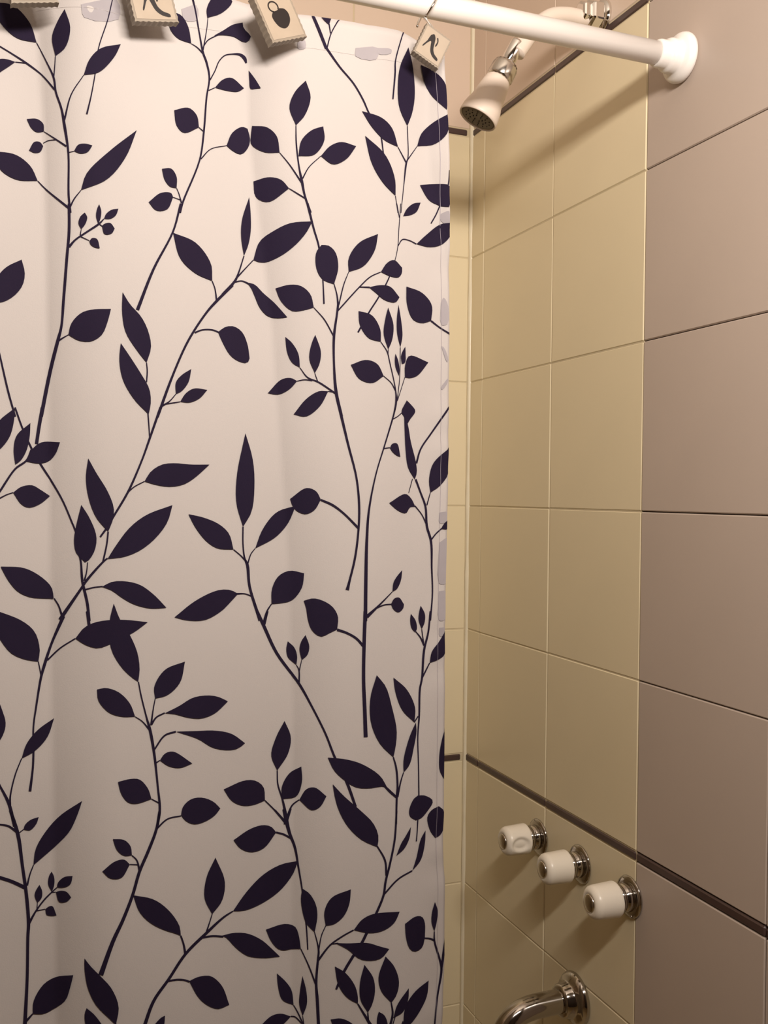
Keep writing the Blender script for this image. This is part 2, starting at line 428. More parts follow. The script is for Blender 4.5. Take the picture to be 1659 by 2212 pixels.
# drooping stem below the rod
S('b20','B',(648,112,20),(690,210,22),(745,350,20)); S('b20','B',(745,345,16),(840,480,12),(940,600,11),(1010,720,11),(1045,800,10),(1100,900,9),(1132,960,9),(1155,1110,9))
S('b20','B',(750,345,9),(780,240,8),(838,135,9)); S('b20','B',(765,175,9),(775,240,7))
LF('b20','B',[(765,182),(735,155),(708,126)],[(740,125),(780,128),(772,155)])
S('b21','B',(1298,225,8),(1240,440,9),(1238,520,11),(1222,712,10))
# sprig at the right edge, top
S('b6','B',(1325,905,6),(1330,1130,7),(1318,1170,12),(1300,1330,6),(1280,1526,5)); S('b6','B',(1318,1168,9),(1258,1055,5)); S('b6','B',(1325,1150,8),(1395,1050,5)); S('b6','B',(1240,1405,5),(1258,1526,5))
S('b6','D',(1278,0,5),(1265,180,5),(1258,300,5),(1240,395,5),(1190,540,9),(1120,670,10),(1050,780,11),(990,890,12),(972,922,12)); S('b6','D',(1250,0,5),(1268,100,5))
S('b6','D',(1258,305,6),(1290,258,8),(1340,265,7),(1390,290,8))
LF('b6','B',[(1325,905),(1270,780),(1256,660),(1272,480),(1332,342)],[(1362,470),(1378,680),(1360,810)])
L6('b6','B',1258,1055,1215,920,1140,845,1000,798,1070,910,1160,1005)
LF('b6','B',[(1395,1050),(1425,960),(1510,880),(1612,822)],[(1620,890),(1612,955),(1520,1035)])
LF('b6','B',[(1608,788),(1500,690),(1450,600),(1420,468)],[(1500,505),(1560,550),(1600,610),(1612,700)])
L6('b6','B',1240,1405,1235,1280,1165,1110,1022,975,1070,1170,1150,1310)
L6('b6','D',1295,90,1320,40,1370,0,1420,-6,1390,60,1340,85)
LF('b6','D',[(1390,290),(1460,225),(1560,150),(1640,138)],[(1642,215),(1570,295),(1480,312)])
S('b6b','B',(1630,1220,11),(1618,1325,9),(1590,1400,9),(1558,1475,9),(1530,1540,9),(1495,1602,9))
LF('b6b','B',[(1560,1480),(1480,1435),(1415,1328)],[(1500,1322),(1618,1325),(1640,1340),(1640,1478)])
S('b6c','D',(1495,840,12),(1560,890,10),(1638,938,12))
LF('b6c','D',[(1495,840),(1500,730),(1430,640),(1318,595)],[(1322,720),(1365,830),(1430,857)])
# centre sprig
S('b4','D',(855,1526,20),(815,1350,22),(800,1150,15),(800,950,18),(820,800,15),(830,720,16)); S('b4','D',(830,730,14),(820,650,9),(800,575,6)); S('b4','D',(835,725,9),(870,580,8),(905,490,5))
S('b4','D',(830,765,10),(980,600,9),(1060,525,8),(1135,490,6)); S('b4','D',(985,598,8),(1055,600,11)); S('b4','D',(795,945,9),(730,830,8),(655,745,5))
S('b4','D',(818,1365,12),(690,1280,11),(610,1245,9),(555,1175,5)); S('b4','D',(685,1280,7),(662,1215,5)); S('b4','D',(645,1268,9),(590,1262,8),(535,1272,6)); S('b4','D',(805,1352,6),(758,1345,5))
S('b4','F',(838,0,20),(900,260,16),(960,500,14),(980,700,16),(975,880,15),(950,1080,16),(908,1255,18),(895,1308,26)); S('b4','F',(975,865,16),(870,760,14),(790,700,16),(705,662,14))
LF('b4','D',[(800,578),(830,460),(810,350),(760,302),(710,297)],[(672,350),(675,470),(720,545)])
L6('b4','D',905,490,905,390,980,280,1115,218,1090,340,1010,450)
LF('b4','D',[(1135,490),(1180,425),(1230,405),(1287,460)],[(1285,500),(1260,530),(1200,520)])
LF('b4','D',[(1050,600),(1130,585),(1200,595),(1268,672)],[(1240,708),(1160,690),(1100,640)])
LF('b4','D',[(655,745),(630,650),(560,590),(480,582),(380,608)],[(420,700),(500,770),(580,765)])
L6('b4','D',555,1175,545,1080,500,1000,450,955,465,1070,500,1140)
L6('b4','D',662,1215,622,1110,640,1000,665,940,705,1060,695,1150)
L6('b4','D',535,1272,490,1250,420,1262,325,1358,400,1368,480,1330)
L6('b4','D',758,1345,690,1345,600,1400,510,1510,600,1525,700,1450)
LF('b4','F',[(705,660),(670,600),(600,578),(485,655)],[(500,700),(530,740),(595,765),(660,735)])
# right middle sprig
S('b7','D',(1225,1526,10),(1245,1420,14),(1240,1330,8),(1200,1140,7),(1180,1060,7),(1135,990,5)); S('b7','D',(1188,1045,5),(1187,1085,6)); S('b7','D',(1240,1340,7),(1210,1285,6),(1155,1235,5))
S('b7','D',(1252,1415,6),(1270,1250,5),(1275,1030,5)); S('b7','D',(1255,1410,5),(1290,1300,5),(1307,1245,5))
S('b7','F',(1240,0,10),(1220,80,11),(1160,280,10),(1100,480,10),(1050,740,15),(1035,950,20),(1028,1250,24),(1025,1530,26)); S('b7','F',(1220,85,7),(1255,65,6),(1290,35,6)); S('b7','F',(1155,295,8),(1200,288,6))
S('b7','F',(1035,1500,26),(1110,1430,14),(1170,1370,9),(1218,1320,6)); S('b7','F',(1105,1437,10),(1160,1415,9),(1210,1410,9))
S('b7','H',(1024,0,26),(1015,250,24),(1012,500,24),(1020,700,26),(1027,902,28)); S('b7','H',(1015,255,18),(960,195,16),(890,155,16),(822,132,18))
L6('b7','D',1135,990,1130,900,1070,800,975,770,985,870,1050,965)
L6('b7','D',1188,1045,1155,930,1170,810,1187,745,1225,870,1215,980)
L6('b7','D',1275,1030,1252,930,1250,820,1262,725,1282,850,1290,950)
L6('b7','D',1155,1235,1110,1150,1030,1120,920,1155,980,1255,1075,1285)
L6('b7','D',1307,1245,1310,1150,1340,1090,1475,1138,1400,1230,1345,1250)
L6('b7','D',1265,1235,1240,1170,1235,1110,1240,1075,1260,1130,1268,1190)
L6('b7','D',1285,1150,1280,1090,1295,1050,1310,1025,1312,1070,1308,1140)
LF('b7','D',[(1325,1580),(1300,1525),(1283,1490),(1320,1410)],[(1350,1440),(1382,1487),(1345,1545)])
L6('b7','F',1200,290,1215,262,1250,258,1275,355,1250,345,1220,320)
L6('b7','F',1218,1320,1225,1255,1250,1210,1288,1165,1278,1240,1250,1300)
LF('b7','F',[(1208,1408),(1230,1370),(1265,1362),(1300,1410)],[(1295,1440),(1260,1468),(1225,1445)])
LF('b7','F',[(822,1590),(828,1500),(790,1430),(720,1385),(650,1368),(582,1385)],[(600,1440),(610,1510),(640,1595),(705,1642),(770,1615)])
# right edge sprig, middle
S('b17','F',(1390,400,14),(1420,300,12),(1500,180,12),(1618,10,14),(1630,-10,14)); S('b17','F',(1385,515,14),(1420,610,12),(1455,710,14),(1465,850,16),(1495,960,16),(1500,1150,12),(1505,1330,10),(1490,1526,12))
S('b17','F',(1490,610,6),(1465,700,9)); S('b17','F',(1380,705,8),(1430,770,7),(1465,845,9)); S('b17','F',(1495,950,10),(1530,905,9),(1570,868,9)); S('b17','F',(1362,512,6),(1335,612,5))
S('b17','H',(1490,0,12),(1475,150,13),(1445,280,16),(1430,480,14),(1415,560,14),(1410,750,12),(1400,900,9),(1405,1100,8),(1408,1320,9)); S('b17','H',(1445,245,12),(1420,190,10),(1385,145,7)); S('b17','H',(1442,230,9),(1428,128,6)); S('b17','H',(1432,475,12),(1460,420,10),(1485,370,8))
S('b17','J',(1400,62,9),(1396,140,8),(1390,215,8))
LF('b17','F',[(1378,515),(1330,430),(1312,300),(1306,180),(1302,60)],[(1325,110),(1350,250),(1385,390),(1392,470)])
LF('b17','F',[(1490,610),(1480,520),(1510,400),(1632,285)],[(1634,380),(1622,470),(1560,560)])
LF('b17','F',[(1382,712),(1350,650),(1310,620),(1195,685)],[(1260,740),(1315,758),(1345,715)])
LF('b17','F',[(1565,870),(1590,830),(1632,795)],[(1632,850),(1615,872)])
L6('b17','H',1380,150,1355,120,1345,60,1350,18,1385,70,1392,130)
L6('b17','H',1428,128,1405,60,1410,0,1420,-40,1450,20,1448,80)
LF('b17','H',[(1485,370),(1500,290),(1550,220),(1608,122)],[(1608,200),(1600,300),(1550,345)])
LF('b17b','H',[(1610,1225),(1560,1150),(1553,1050),(1570,930),(1598,832)],[(1612,930),(1615,1060)])
LF('b17c','H',[(1385,1497),(1345,1470),(1338,1425),(1370,1345),(1400,1320)],[(1450,1320),(1508,1358),(1470,1430),(1420,1485)])
LF('b17d','J',[(1525,190),(1490,140),(1468,40),(1500,-10),(1550,-37)],[(1587,-5),(1600,75),(1560,170)])
# lower right sprig
S('b16','H',(1245,1526,13),(1250,1320,14),(1255,1250,14),(1245,1120,13),(1225,1045,9)); S('b16','H',(1255,1330,14),(1278,1220,10),(1298,1155,7)); S('b16','H',(1247,1332,16),(1200,1290,18),(1165,1255,14)); S('b17','H',(1375,795,9),(1402,752,8))
S('b16','J',(1248,0,13),(1235,200,14),(1200,380,15),(1170,500,16),(1155,600,16),(1105,725,18),(1030,880,20),(1000,940,20),(935,1040,20),(870,1150,20),(830,1240,18),(815,1275,15)); S('b16','J',(1175,460,14),(1165,350,13),(1110,250,10)); S('b16','J',(1155,598,12),(1260,485,11),(1360,425,10))
LF('b16','H',[(1225,1045),(1130,950),(1065,800),(1060,620),(1105,458)],[(1170,540),(1215,690),(1248,850),(1242,960)])
L6('b17','H',1375,795,1290,710,1240,580,1225,475,1320,560,1380,690)
LF('b16','H',[(1298,1155),(1298,1060),(1340,900),(1385,795)],[(1390,860),(1370,980),(1340,1100)])
LF('b16','H',[(1180,1262),(1130,1180),(1000,1095),(880,1060),(755,1048)],[(800,1140),(880,1215),(960,1262),(1060,1268),(1140,1255)])
LF('b16','J',[(1110,255),(1000,205),(900,110),(835,-5),(805,-105),(790,-195)],[(870,-110),(990,-5),(1080,85),(1118,180)])
L6('b16','J',1360,425,1390,330,1420,200,1455,135,1450,230,1420,350)
L6('b16','J',1245,318,1280,230,1310,180,1350,110,1340,190,1300,270)
# lower centre sprig
S('b8','F',(148,855,10),(148,980,10),(160,1080,12),(180,1130,20),(195,1280,18),(270,1526,22)); S('b8','F',(168,1100,10),(130,1060,8),(80,1018,7)); S('b8','F',(182,1120,10),(205,1050,8),(235,1010,6)); S('b8','F',(210,1352,9),(160,1335,8),(105,1335,12)); S('b8','F',(295,1540,15),(320,1460,12),(352,1408,8))
S('b8','H',(250,0,20),(300,110,22),(390,300,20),(550,520,18),(640,680,14),(740,880,14),(805,1045,16),(890,1220,20),(955,1400,18)); S('b8','H',(325,0,13),(300,95,18)); S('b8','H',(550,510,12),(548,420,9),(530,385,5)); S('b8','H',(550,430,9),(568,350,5))
LF('b8','F',[(148,855),(100,680),(105,480),(165,185)],[(215,360),(230,520),(210,745)])
LF('b8','E',[(1672,1018),(1640,905),(1570,838),(1460,790),(1350,765)],[(1400,860),(1480,960),(1560,1010)])
L6('b8','F',235,1010,290,870,390,750,525,705,470,830,380,930)
LF('b8','F',[(352,1408),(355,1300),(400,1210),(480,1170),(585,1188)],[(570,1290),(500,1380),(420,1402)])
LF('b8','E',[(1705,1335),(1650,1308),(1560,1310),(1400,1385),(1250,1503)],[(1340,1525),(1470,1522),(1590,1455),(1650,1395)])
L6('b8','H',530,385,470,330,458,270,468,215,515,260,535,320)
L6('b8','H',568,350,552,270,565,215,595,170,622,250,610,310)
# bottom centre sprig, upper
S('b14','H',(455,1526,30),(455,1470,24),(430,1345,13),(398,1240,10),(393,1140,8)); S('b14','H',(450,1515,12),(380,1430,10),(305,1355,8)); S('b14','H',(465,1470,16),(500,1390,11),(550,1350,8))
S('b14','J',(455,50,30),(480,150,22),(520,260,18),(545,400,13),(570,550,11),(590,720,10),(602,830,10),(612,990,9)); S('b14','J',(495,195,13),(440,165,13),(385,150,12)); S('b14','J',(375,-10,13),(455,80,18)); S('b14','J',(490,-20,14),(460,70,22)); S('b14','J',(437,-15,14),(455,60,22))
L6('b14','H',393,1140,350,1030,385,900,445,785,490,900,470,1020)
LF('b14','H',[(305,1355),(295,1260),(240,1215),(160,1212),(10,1275)],[(70,1360),(150,1393),(230,1385)])
L6('b14','H',430,1345,425,1260,480,1160,565,1112,570,1220,530,1325)
L6('b14','H',550,1350,600,1275,660,1262,745,1325,700,1400,640,1425)
LF('b14','J',[(385,150),(350,110),(290,98),(200,125),(80,205)],[(130,265),(210,292),(300,260)])
# bottom diagonal sprig
S('b13','I',(1030,1550,26),(1100,1360,22),(1210,1200,20),(1330,1020,20),(1480,870,20),(1600,760,14),(1668,715,9)); S('b13','I',(1475,875,12),(1500,800,9),(1520,735,7)); S('b13','I',(1445,905,14),(1520,893,13),(1600,897,14)); S('b13','I',(1328,1020,17),(1315,950,13),(1295,890,12)); S('b13','I',(1205,1215,14),(1270,1205,13),(1320,1208,13),(1358,1220,14))
LF('b13','J',[(75,715),(170,580),(290,455),(420,380),(540,355)],[(510,440),(420,560),(290,655),(160,710)])
LF('b13','J',[(-5,890),(80,870),(180,875),(280,920),(350,980),(412,1040)],[(300,1050),(180,1035),(90,970),(30,905)])
L6('b13','I',1520,735,1465,620,1480,470,1543,330,1610,500,1590,640)
LF('b13','I',[(1295,890),(1285,820),(1210,710),(1100,630),(955,600)],[(1000,720),(1080,800),(1180,850),(1260,875)])
LF('b13','I',[(1355,1215),(1420,1185),(1510,1180),(1590,1250),(1642,1385)],[(1560,1415),(1480,1385),(1420,1330)])
LF('b13b','I',[(830,1530),(850,1400),(800,1270),(720,1180),(650,1110),(605,1052)],[(605,1130),(630,1270),(690,1390),(790,1490)])
LF('b13b','I',[(780,1600),(680,1460),(620,1408)],[(606,1450),(612,1526),(640,1600)])
LF('b13c','I',[(1080,1560),(1150,1480),(1182,1462)],[(1175,1530),(1150,1570)])
S('b13b','I',(830,1520,10),(830,1570,9))
# lower left sprig
S('b12','I',(178,1540,28),(195,1200,21),(200,900,22),(205,800,24),(190,600,24),(160,380,22),(130,170,26),(75,-10,22)); S('b12','G',(105,1540,22),(65,1380,22),(0,1250,14),(-30,1190,12)); S('b12','G',(72,1400,18),(75,1320,12),(110,1170,10),(155,1055,8))
S('b12','I',(140,152,7),(168,130,6)); S('b12','I',(195,530,14),(215,450,10),(240,385,8)); S('b12','I',(-20,92,10),(60,105,14),(118,145,16)); S('b12','I',(-20,468,24),(80,500,24),(185,548,26))
S('b12','I',(206,805,20),(260,710,12),(320,630,11),(375,575,9),(408,545,7)); S('b12','I',(265,700,8),(268,655,5)); S('b12','I',(372,580,6),(400,578,5)); S('b12','I',(262,712,8),(325,700,6)); S('b12','I',(188,1502,18),(235,1450,10))
L6('b12','G',155,1055,190,950,270,850,388,765,340,900,250,1000)
L6('b12','I',168,130,180,95,220,60,278,40,260,90,215,135)
LF('b12','I',[(240,385),(255,270),(330,140),(430,30),(588,-75)],[(560,10),(500,140),(400,245)])
L6('b12','I',268,655,248,600,260,560,283,525,302,570,298,620)
L6('b12','I',372,575,345,520,352,460,370,430,388,470,388,530)
L6('b12','I',408,545,415,510,460,470,520,462,505,520,460,545)
L6('b12','I',400,578,430,568,475,575,510,615,480,645,425,650)
L6('b12','I',325,700,345,683,375,678,405,745,370,748,335,740)
LF('b12','I',[(235,1450),(240,1360),(310,1240),(400,1185),(525,1172)],[(500,1270),(470,1350),(390,1410),(310,1450)])
LF('b12c','G',[(-40,960),(0,925),(35,850),(40,790),(20,720),(0,665)],[(-60,640),(-100,800)])
# lower middle sprig
S('b9','G',(1130,1530,18),(1145,1420,18),(1130,1250,14),(1105,1020,18),(1075,850,20),(1050,760,12),(1010,600,10),(992,505,8)); S('b9','G',(1072,850,12),(1020,790,8),(968,755,6)); S('b9','G',(1082,815,14),(1098,700,9),(1112,625,7)); S('b9','G',(1085,810,16),(1120,760,11),(1180,728,10)); S('b9','G',(1103,995,12),(1180,890,12),(1260,862,13)); S('b9','G',(1112,1090,10),(1145,1068,7)); S('b9','G',(1137,1372,9),(1085,1345,7))
S('b9','I',(1143,0,18),(1120,130,20),(1060,290,22),(1000,430,22),(950,600,22),(880,780,24),(810,930,28),(722,1172,36)); S('b9','I',(1122,125,12),(1200,55,10),(1297,32,9)); S('b9','I',(1000,425,16),(980,350,10),(945,315,8)); S('b9','I',(988,382,9),(930,380,7))
LF('b9','G',[(990,505),(940,470),(870,400),(800,280),(780,150),(790,40),(815,-55)],[(860,60),(930,170),(985,300),(1000,420)])
LF('b9','G',[(968,755),(930,660),(850,580),(760,550),(695,560)],[(705,640),(780,725),(870,755)])
L6('b9','G',1112,625,1105,540,1180,420,1325,360,1290,510,1200,600)
LF('b9','G',[(1180,730),(1280,680),(1380,620),(1480,603),(1560,612),(1632,645)],[(1540,730),(1440,768),(1340,760),(1260,738)])
LF('b9','G',[(1260,862),(1400,858),(1540,855),(1659,878),(1755,945)],[(1700,985),(1620,995),(1520,975),(1420,915)])
L6('b9','G',1145,1068,1180,1020,1240,1005,1378,1090,1290,1122,1210,1110)
LF('b9','G',[(1085,1345),(1060,1270),(1000,1205),(940,1200),(845,1222)],[(870,1310),(920,1370),(980,1378)])
LF('b9','G',[(1297,1460),(1310,1400),(1370,1345),(1450,1335),(1530,1365),(1578,1412)],[(1540,1460),(1470,1505),(1390,1525),(1330,1500)])
L6('b9','I',945,315,935,250,890,205,808,198,840,280,890,318)
L6('b9','I',930,380,890,345,820,360,733,430,790,480,870,475)
# long diagonal sprig
S('b3','C',(1130,1530,16),(1160,1440,20),(1250,1200,16),(1350,980,16),(1480,780,16),(1560,690,20),(1668,585,17)); S('b3','D',(0,652,17),(90,555,18),(115,500,12),(155,375,8)); S('b3','D',(105,530,12),(170,460,8),(222,405,7)); S('b3','D',(90,562,10),(140,555,9),(190,575,12))
S('b3','C',(1552,695,12),(1540,610,8),(1520,555,7)); S('b3','C',(1395,925,12),(1450,905,10),(1520,905,10),(1575,925,10)); S('b3','C',(1155,1452,16),(1210,1420,9),(1260,1365,6)); S('b3','C',(1180,1437,9),(1240,1428,8),(1290,1420,7)); S('b3','C',(1050,1280,9),(1055,1200,9),(1050,1140,7))
S('b3','E',(1060,40,10),(1066,120,9),(1072,210,8)); S('b3','E',(1150,0,18),(1070,230,16),(1020,370,14),(920,600,16),(820,770,15),(760,870,15),(718,928,13)); S('b3','E',(915,610,10),(960,570,8),(1035,530,7))
LF('b3','C',[(1520,555),(1510,430),(1400,280),(1240,210)],[(1290,390),(1400,500)])
LF('b3','E',[(1035,530),(1080,460),(1160,410),(1250,400),(1370,410),(1500,410)],[(1400,500),(1320,550),(1220,568),(1120,555)])
LF('b3','C',[(1050,1140),(980,1050),(900,920),(875,780),(878,635)],[(930,720),(1010,810),(1060,910),(1082,1030)])
LF('b3','C',[(1065,1510),(960,1400),(880,1260),(855,1120),(865,1000)],[(920,1080),(1010,1220),(1070,1330),(1080,1430)])
L6('b3','C',1260,1365,1260,1280,1300,1230,1370,1185,1350,1280,1300,1345)
L6('b3','C',1290,1420,1330,1360,1390,1325,1485,1335,1430,1395,1360,1425)
LF('b3','D',[(-30,920),(20,885),(80,880),(140,920),(180,1010),(195,1110)],[(180,1140),(130,1135),(60,1090),(0,990)])
LF('b3','D',[(155,375),(135,250),(140,120),(192,-45)],[(203,80),(203,200),(185,300)])
LF('b3','D',[(222,405),(265,275),(370,195),(490,140),(645,128)],[(600,210),(520,300),(410,380),(290,425)])
LF('b3','D',[(170,565),(230,580),(290,640),(370,710),(465,815)],[(400,822),(330,810),(270,750),(230,660),(200,595)])
# left diagonal sprig
S('b22','E',(775,890,12),(765,980,12),(738,1105,13)); S('b22','E',(770,1080,10),(735,1110,14),(620,1240,18),(580,1300,18),(450,1490,26),(430,1520,26)); S('b22','E',(610,1305,10),(670,1290,9),(735,1282,9)); S('b22','E',(445,1495,15),(420,1420,11),(388,1368,9)); S('b22','E',(605,1240,13),(620,1180,9),(628,1110,7))
S('b22','G',(455,35,26),(370,230,18),(320,380,22),(295,470,18),(260,680,14),(240,830,12),(240,1020,15),(235,1130,15),(215,1290,20)); S('b22','G',(340,350,12),(430,265,10),(540,195,9)); S('b22','G',(297,470,10),(285,410,8),(275,360,7))
LF('b22','E',[(775,890),(690,790),(635,650),(615,500),(632,365)],[(690,470),(770,600),(815,720),(810,800)])
LF('b22','E',[(770,1085),(830,990),(930,860),(1050,770),(1235,700)],[(1200,820),(1120,930),(1010,1020),(890,1070)])
LF('b22','E',[(730,1285),(800,1250),(890,1245),(1000,1270),(1100,1340),(1192,1435)],[(1080,1440),(960,1410),(870,1360),(800,1310)])
LF('b22','E',[(385,1370),(370,1290),(290,1210),(170,1150),(5,1140)],[(60,1240),(130,1320),(220,1360),(310,1368)])
LF('b22','E',[(610,1110),(545,1040),(530,950),(545,850),(582,698)],[(640,790),(690,920),(680,1020),(640,1090)])
LF('b22','G',[(540,195),(600,120),(680,80),(800,62),(900,62),(1058,78)],[(960,150),(860,200),(780,240),(700,265),(610,240)])
LF('b22','G',[(275,360),(285,270),(250,150),(160,70),(-40,-10)],[(-60,100),(0,200),(80,300),(180,345)])
S('b10','C',(-20,1010,12),(0,1090,12),(60,1350,14),(110,1526,12)); S('b10','E',(108,0,12),(160,145,12),(225,290,13),(290,405,14),(370,530,13),(450,670,12),(510,810,12),(545,900,12),(570,1060,13),(580,1110,14),(590,1240,18),(625,1400,20),(640,1530,20)); S('b10','G',(625,0,20),(640,110,22))
# small sprig, left edge
S('b11','E',(-20,625,16),(0,600,16),(110,440,14),(190,380,14),(225,300,11)); S('b11','E',(-20,660,10),(0,650,10),(50,625,8),(95,610,7))
LF('b11','E',[(-60,330),(0,300),(70,210),(100,100),(108,5)],[(60,40),(0,90),(-60,180)])
LF('b11','E',[(110,410),(98,300),(120,200),(218,112)],[(213,210),(190,310),(150,380)])
LF('b11','E',[(190,388),(240,290),(300,250),(430,250)],[(400,330),(350,385),(280,402)])
LF('b11','E',[(95,610),(150,570),(230,558),(290,590),(358,635)],[(290,690),(210,718),(155,695)])
# bottom centre sprig
S('b15','J',(690,1550,22),(680,1350,22),(672,1230,18),(685,1060,16),(690,1000,14),(680,940,9),(660,865,7)); S('b15','J',(688,1010,9),(710,890,8),(740,820,7)); S('b15','J',(686,1068,16),(770,960,12),(860,895,11),(940,850,10)); S('b15','J',(785,950,7),(830,945,10)); S('b15','J',(672,1248,12),(620,1110,10),(562,985,7)); S('b15','J',(590,1550,10),(540,1440,9),(510,1388,7)); S('b15','J',(585,1540,8),(575,1465,5)); S('b15','J',(570,1520,9),(520,1472,9),(490,1468,9))
LF('b15','J',[(660,865),(600,800),(570,700),(562,620),(572,552)],[(625,590),(670,670),(680,750),(668,830)])
LF('b15','J',[(740,820),(730,720),(780,620),(920,558)],[(910,660),(870,750),(800,808)])
LF('b15','J',[(940,850),(1000,775),(1080,735),(1270,718)],[(1230,800),(1150,855),(1060,872)])
LF('b15','J',[(805,942),(900,945),(1040,942),(1120,965),(1195,985)],[(1140,1050),(1060,1070),(980,1055),(900,990)])
LF('b15','J',[(562,985),(545,880),(520,825),(450,805),(312,845)],[(350,930),(400,985),(440,995),(500,985)])
LF('b15','J',[(510,1388),(495,1280),(450,1215),(390,1160)],[(400,1260),(430,1350)])
LF('b15','J',[(575,1465),(550,1380),(555,1290),(573,1178)],[(600,1280),(605,1380)])
LF('b15','J',[(490,1468),(420,1448),(350,1465),(250,1560)],[(400,1550),(460,1500)])
# cluster, bottom right
S('b19','J',(1075,1550,24),(1020,1460,16),(970,1378,10)); S('b19','J',(1045,1500,14),(1042,1440,8)); S('b19','J',(1195,1560,20),(1220,1450,14),(1210,1370,9)); S('b19','J',(1212,1490,10),(1225,1475,7))
LF('b19','J',[(970,1378),(890,1330),(830,1240),(805,1110)],[(880,1155),(950,1250),(970,1330)])
LF('b19','J',[(1042,1440),(990,1350),(985,1230),(1017,1098)],[(1080,1190),(1093,1290),(1070,1390)])
LF('b19','J',[(1210,1370),(1140,1290),(1118,1190),(1168,1038)],[(1230,1110),(1265,1220),(1245,1320)])
LF('b19','J',[(1225,1478),(1250,1390),(1335,1265)],[(1330,1350),(1290,1440)])
LF('b19','J',[(1295,1560),(1310,1400),(1380,1290),(1477,1210)],[(1465,1320),(1420,1420),(1350,1520)])
LF('b19','J',[(1150,1640),(1110,1540),(1108,1480),(1120,1435)],[(1160,1460),(1185,1540)])
LF('b19','J',[(990,1600),(930,1520),(850,1483),(775,1490)],[(800,1545),(880,1590)])
# right edge, bottom
S('b18','J',(1520,1550,12),(1540,1330,12),(1570,1130,16),(1560,1070,14),(1520,930,12),(1518,860,7)); S('b18','J',(1520,925,14),(1490,912,12),(1450,908,10)); S('b18','J',(1570,1130,14),(1580,1050,18),(1597,910,10))
LF('b18','J',[(1450,905),(1450,800),(1430,755),(1385,752),(1308,805)],[(1315,900),(1340,980),(1375,1005),(1430,975)])
LF('b18','J',[(1518,860),(1498,790),(1502,720),(1522,648)],[(1542,710),(1535,790)])
def resample(P, n):
    L = [0.0]
    for a, b in zip(P, P[1:]): L.append(L[-1] + math.dist(a, b))
    out = []; j = 0
    for i in range(n):
        t = L[-1]*i/(n-1)
        while j < len(P)-2 and L[j+1] < t: j += 1
        u = (t-L[j])/max(L[j+1]-L[j], 1e-9); out.append(tuple(a+(b-a)*u for a, b in zip(P[j], P[j+1])))
    return out
def gpx(sw, p): return SW[sw][0] + p[0]*K, SW[sw][1] + p[1]*K
def leaf_grid(sw, a, c):
    A = cr(a, 6); B = cr([a[-1]] + list(c) + [a[0]], 6)[::-1]
    n = 15; A, B = resample(A, n), resample(B, n)
    rows_ = []
    for p, q in zip(A, B):
        rows_.append([on_curtain(*gpx(sw, (p[0]+(q[0]-p[0])*t, p[1]+(q[1]-p[1])*t))) for t in (0, .25, .5, .75, 1)])
    return rows_
def stem_grid(sw, pts):
    P = cr(pts, 6) if len(pts) > 2 else cr(pts, 8)
    rows_ = []
    for i, p in enumerate(P):
        a, b = P[max(i-1, 0)], P[min(i+1, len(P)-1)]
        dx, dy = b[0]-a[0], b[1]-a[1]; l = math.hypot(dx, dy) or 1; w = max(p[2], 5.0)/2
        nx, ny = -dy/l*w, dx/l*w
        rows_.append([on_curtain(*gpx(sw, (p[0]+nx*t, p[1]+ny*t))) for t in (-1, 0, 1)])
    return rows_
def add_grid(bm, g, off, dx=0.0, dz=0.0):
    V = []
    for r in g:
        q = []
        for x, z in r:
            if dx == 0 and dz == 0: x, z = clampxz(x, z)
            else: x, z = x+dx, max(z+dz, ZBOT+0.004)
            if dx or dz: x, z = clampxz(x, z)
            q.append(bm.verts.new(surf(x, z, off)))
        V.append(q)
    for A, B in zip(V, V[1:]):
        for i in range(len(A)-1): bm.faces.new((A[i], A[i+1], B[i+1], B[i]))
far = bmesh.new(); nleaf = 0
def flat_obj(name, bm, m, parent):
    bmesh.ops.remove_doubles(bm, verts=bm.verts[:], dist=1e-6)
    for f in bm.faces: f.smooth = True
    me = bpy.data.meshes.new(name); bm.to_mesh(me); bm.free()
    return link(name, me, m, parent)
for b, (stems, leaves) in BR.items():
    bm = bmesh.new(); sg = [stem_grid(*s) for s in stems]; lg = [leaf_grid(*l) for l in leaves]
    for g in sg: add_grid(bm, g, 0.0008)
    if not sg: add_grid(bm, lg.pop(0), 0.0009)
    br = flat_obj('printed_branch' if sg else 'printed_leaf', bm, M['ink'], curtain)
    for g in lg:
        nleaf += 1; bm = bmesh.new(); add_grid(bm, g, 0.00095 + 0.00004*(nleaf % 4)); flat_obj('printed_leaf', bm, M['ink'], br if sg else curtain)
    for dx, dz in ((-0.428, 0.0), (0.0, -0.955), (-0.428, -0.955)):
        for g in sg + lg:
            if min(z for r in g for x, z in r) + dz < ZBOT + 0.005: continue
            add_grid(far, g, 0.0008, dx, dz)
o = flat_obj('printed_branches', far, M['ink'], curtain); o['kind'] = 'stuff'   # the print going on outside the picture
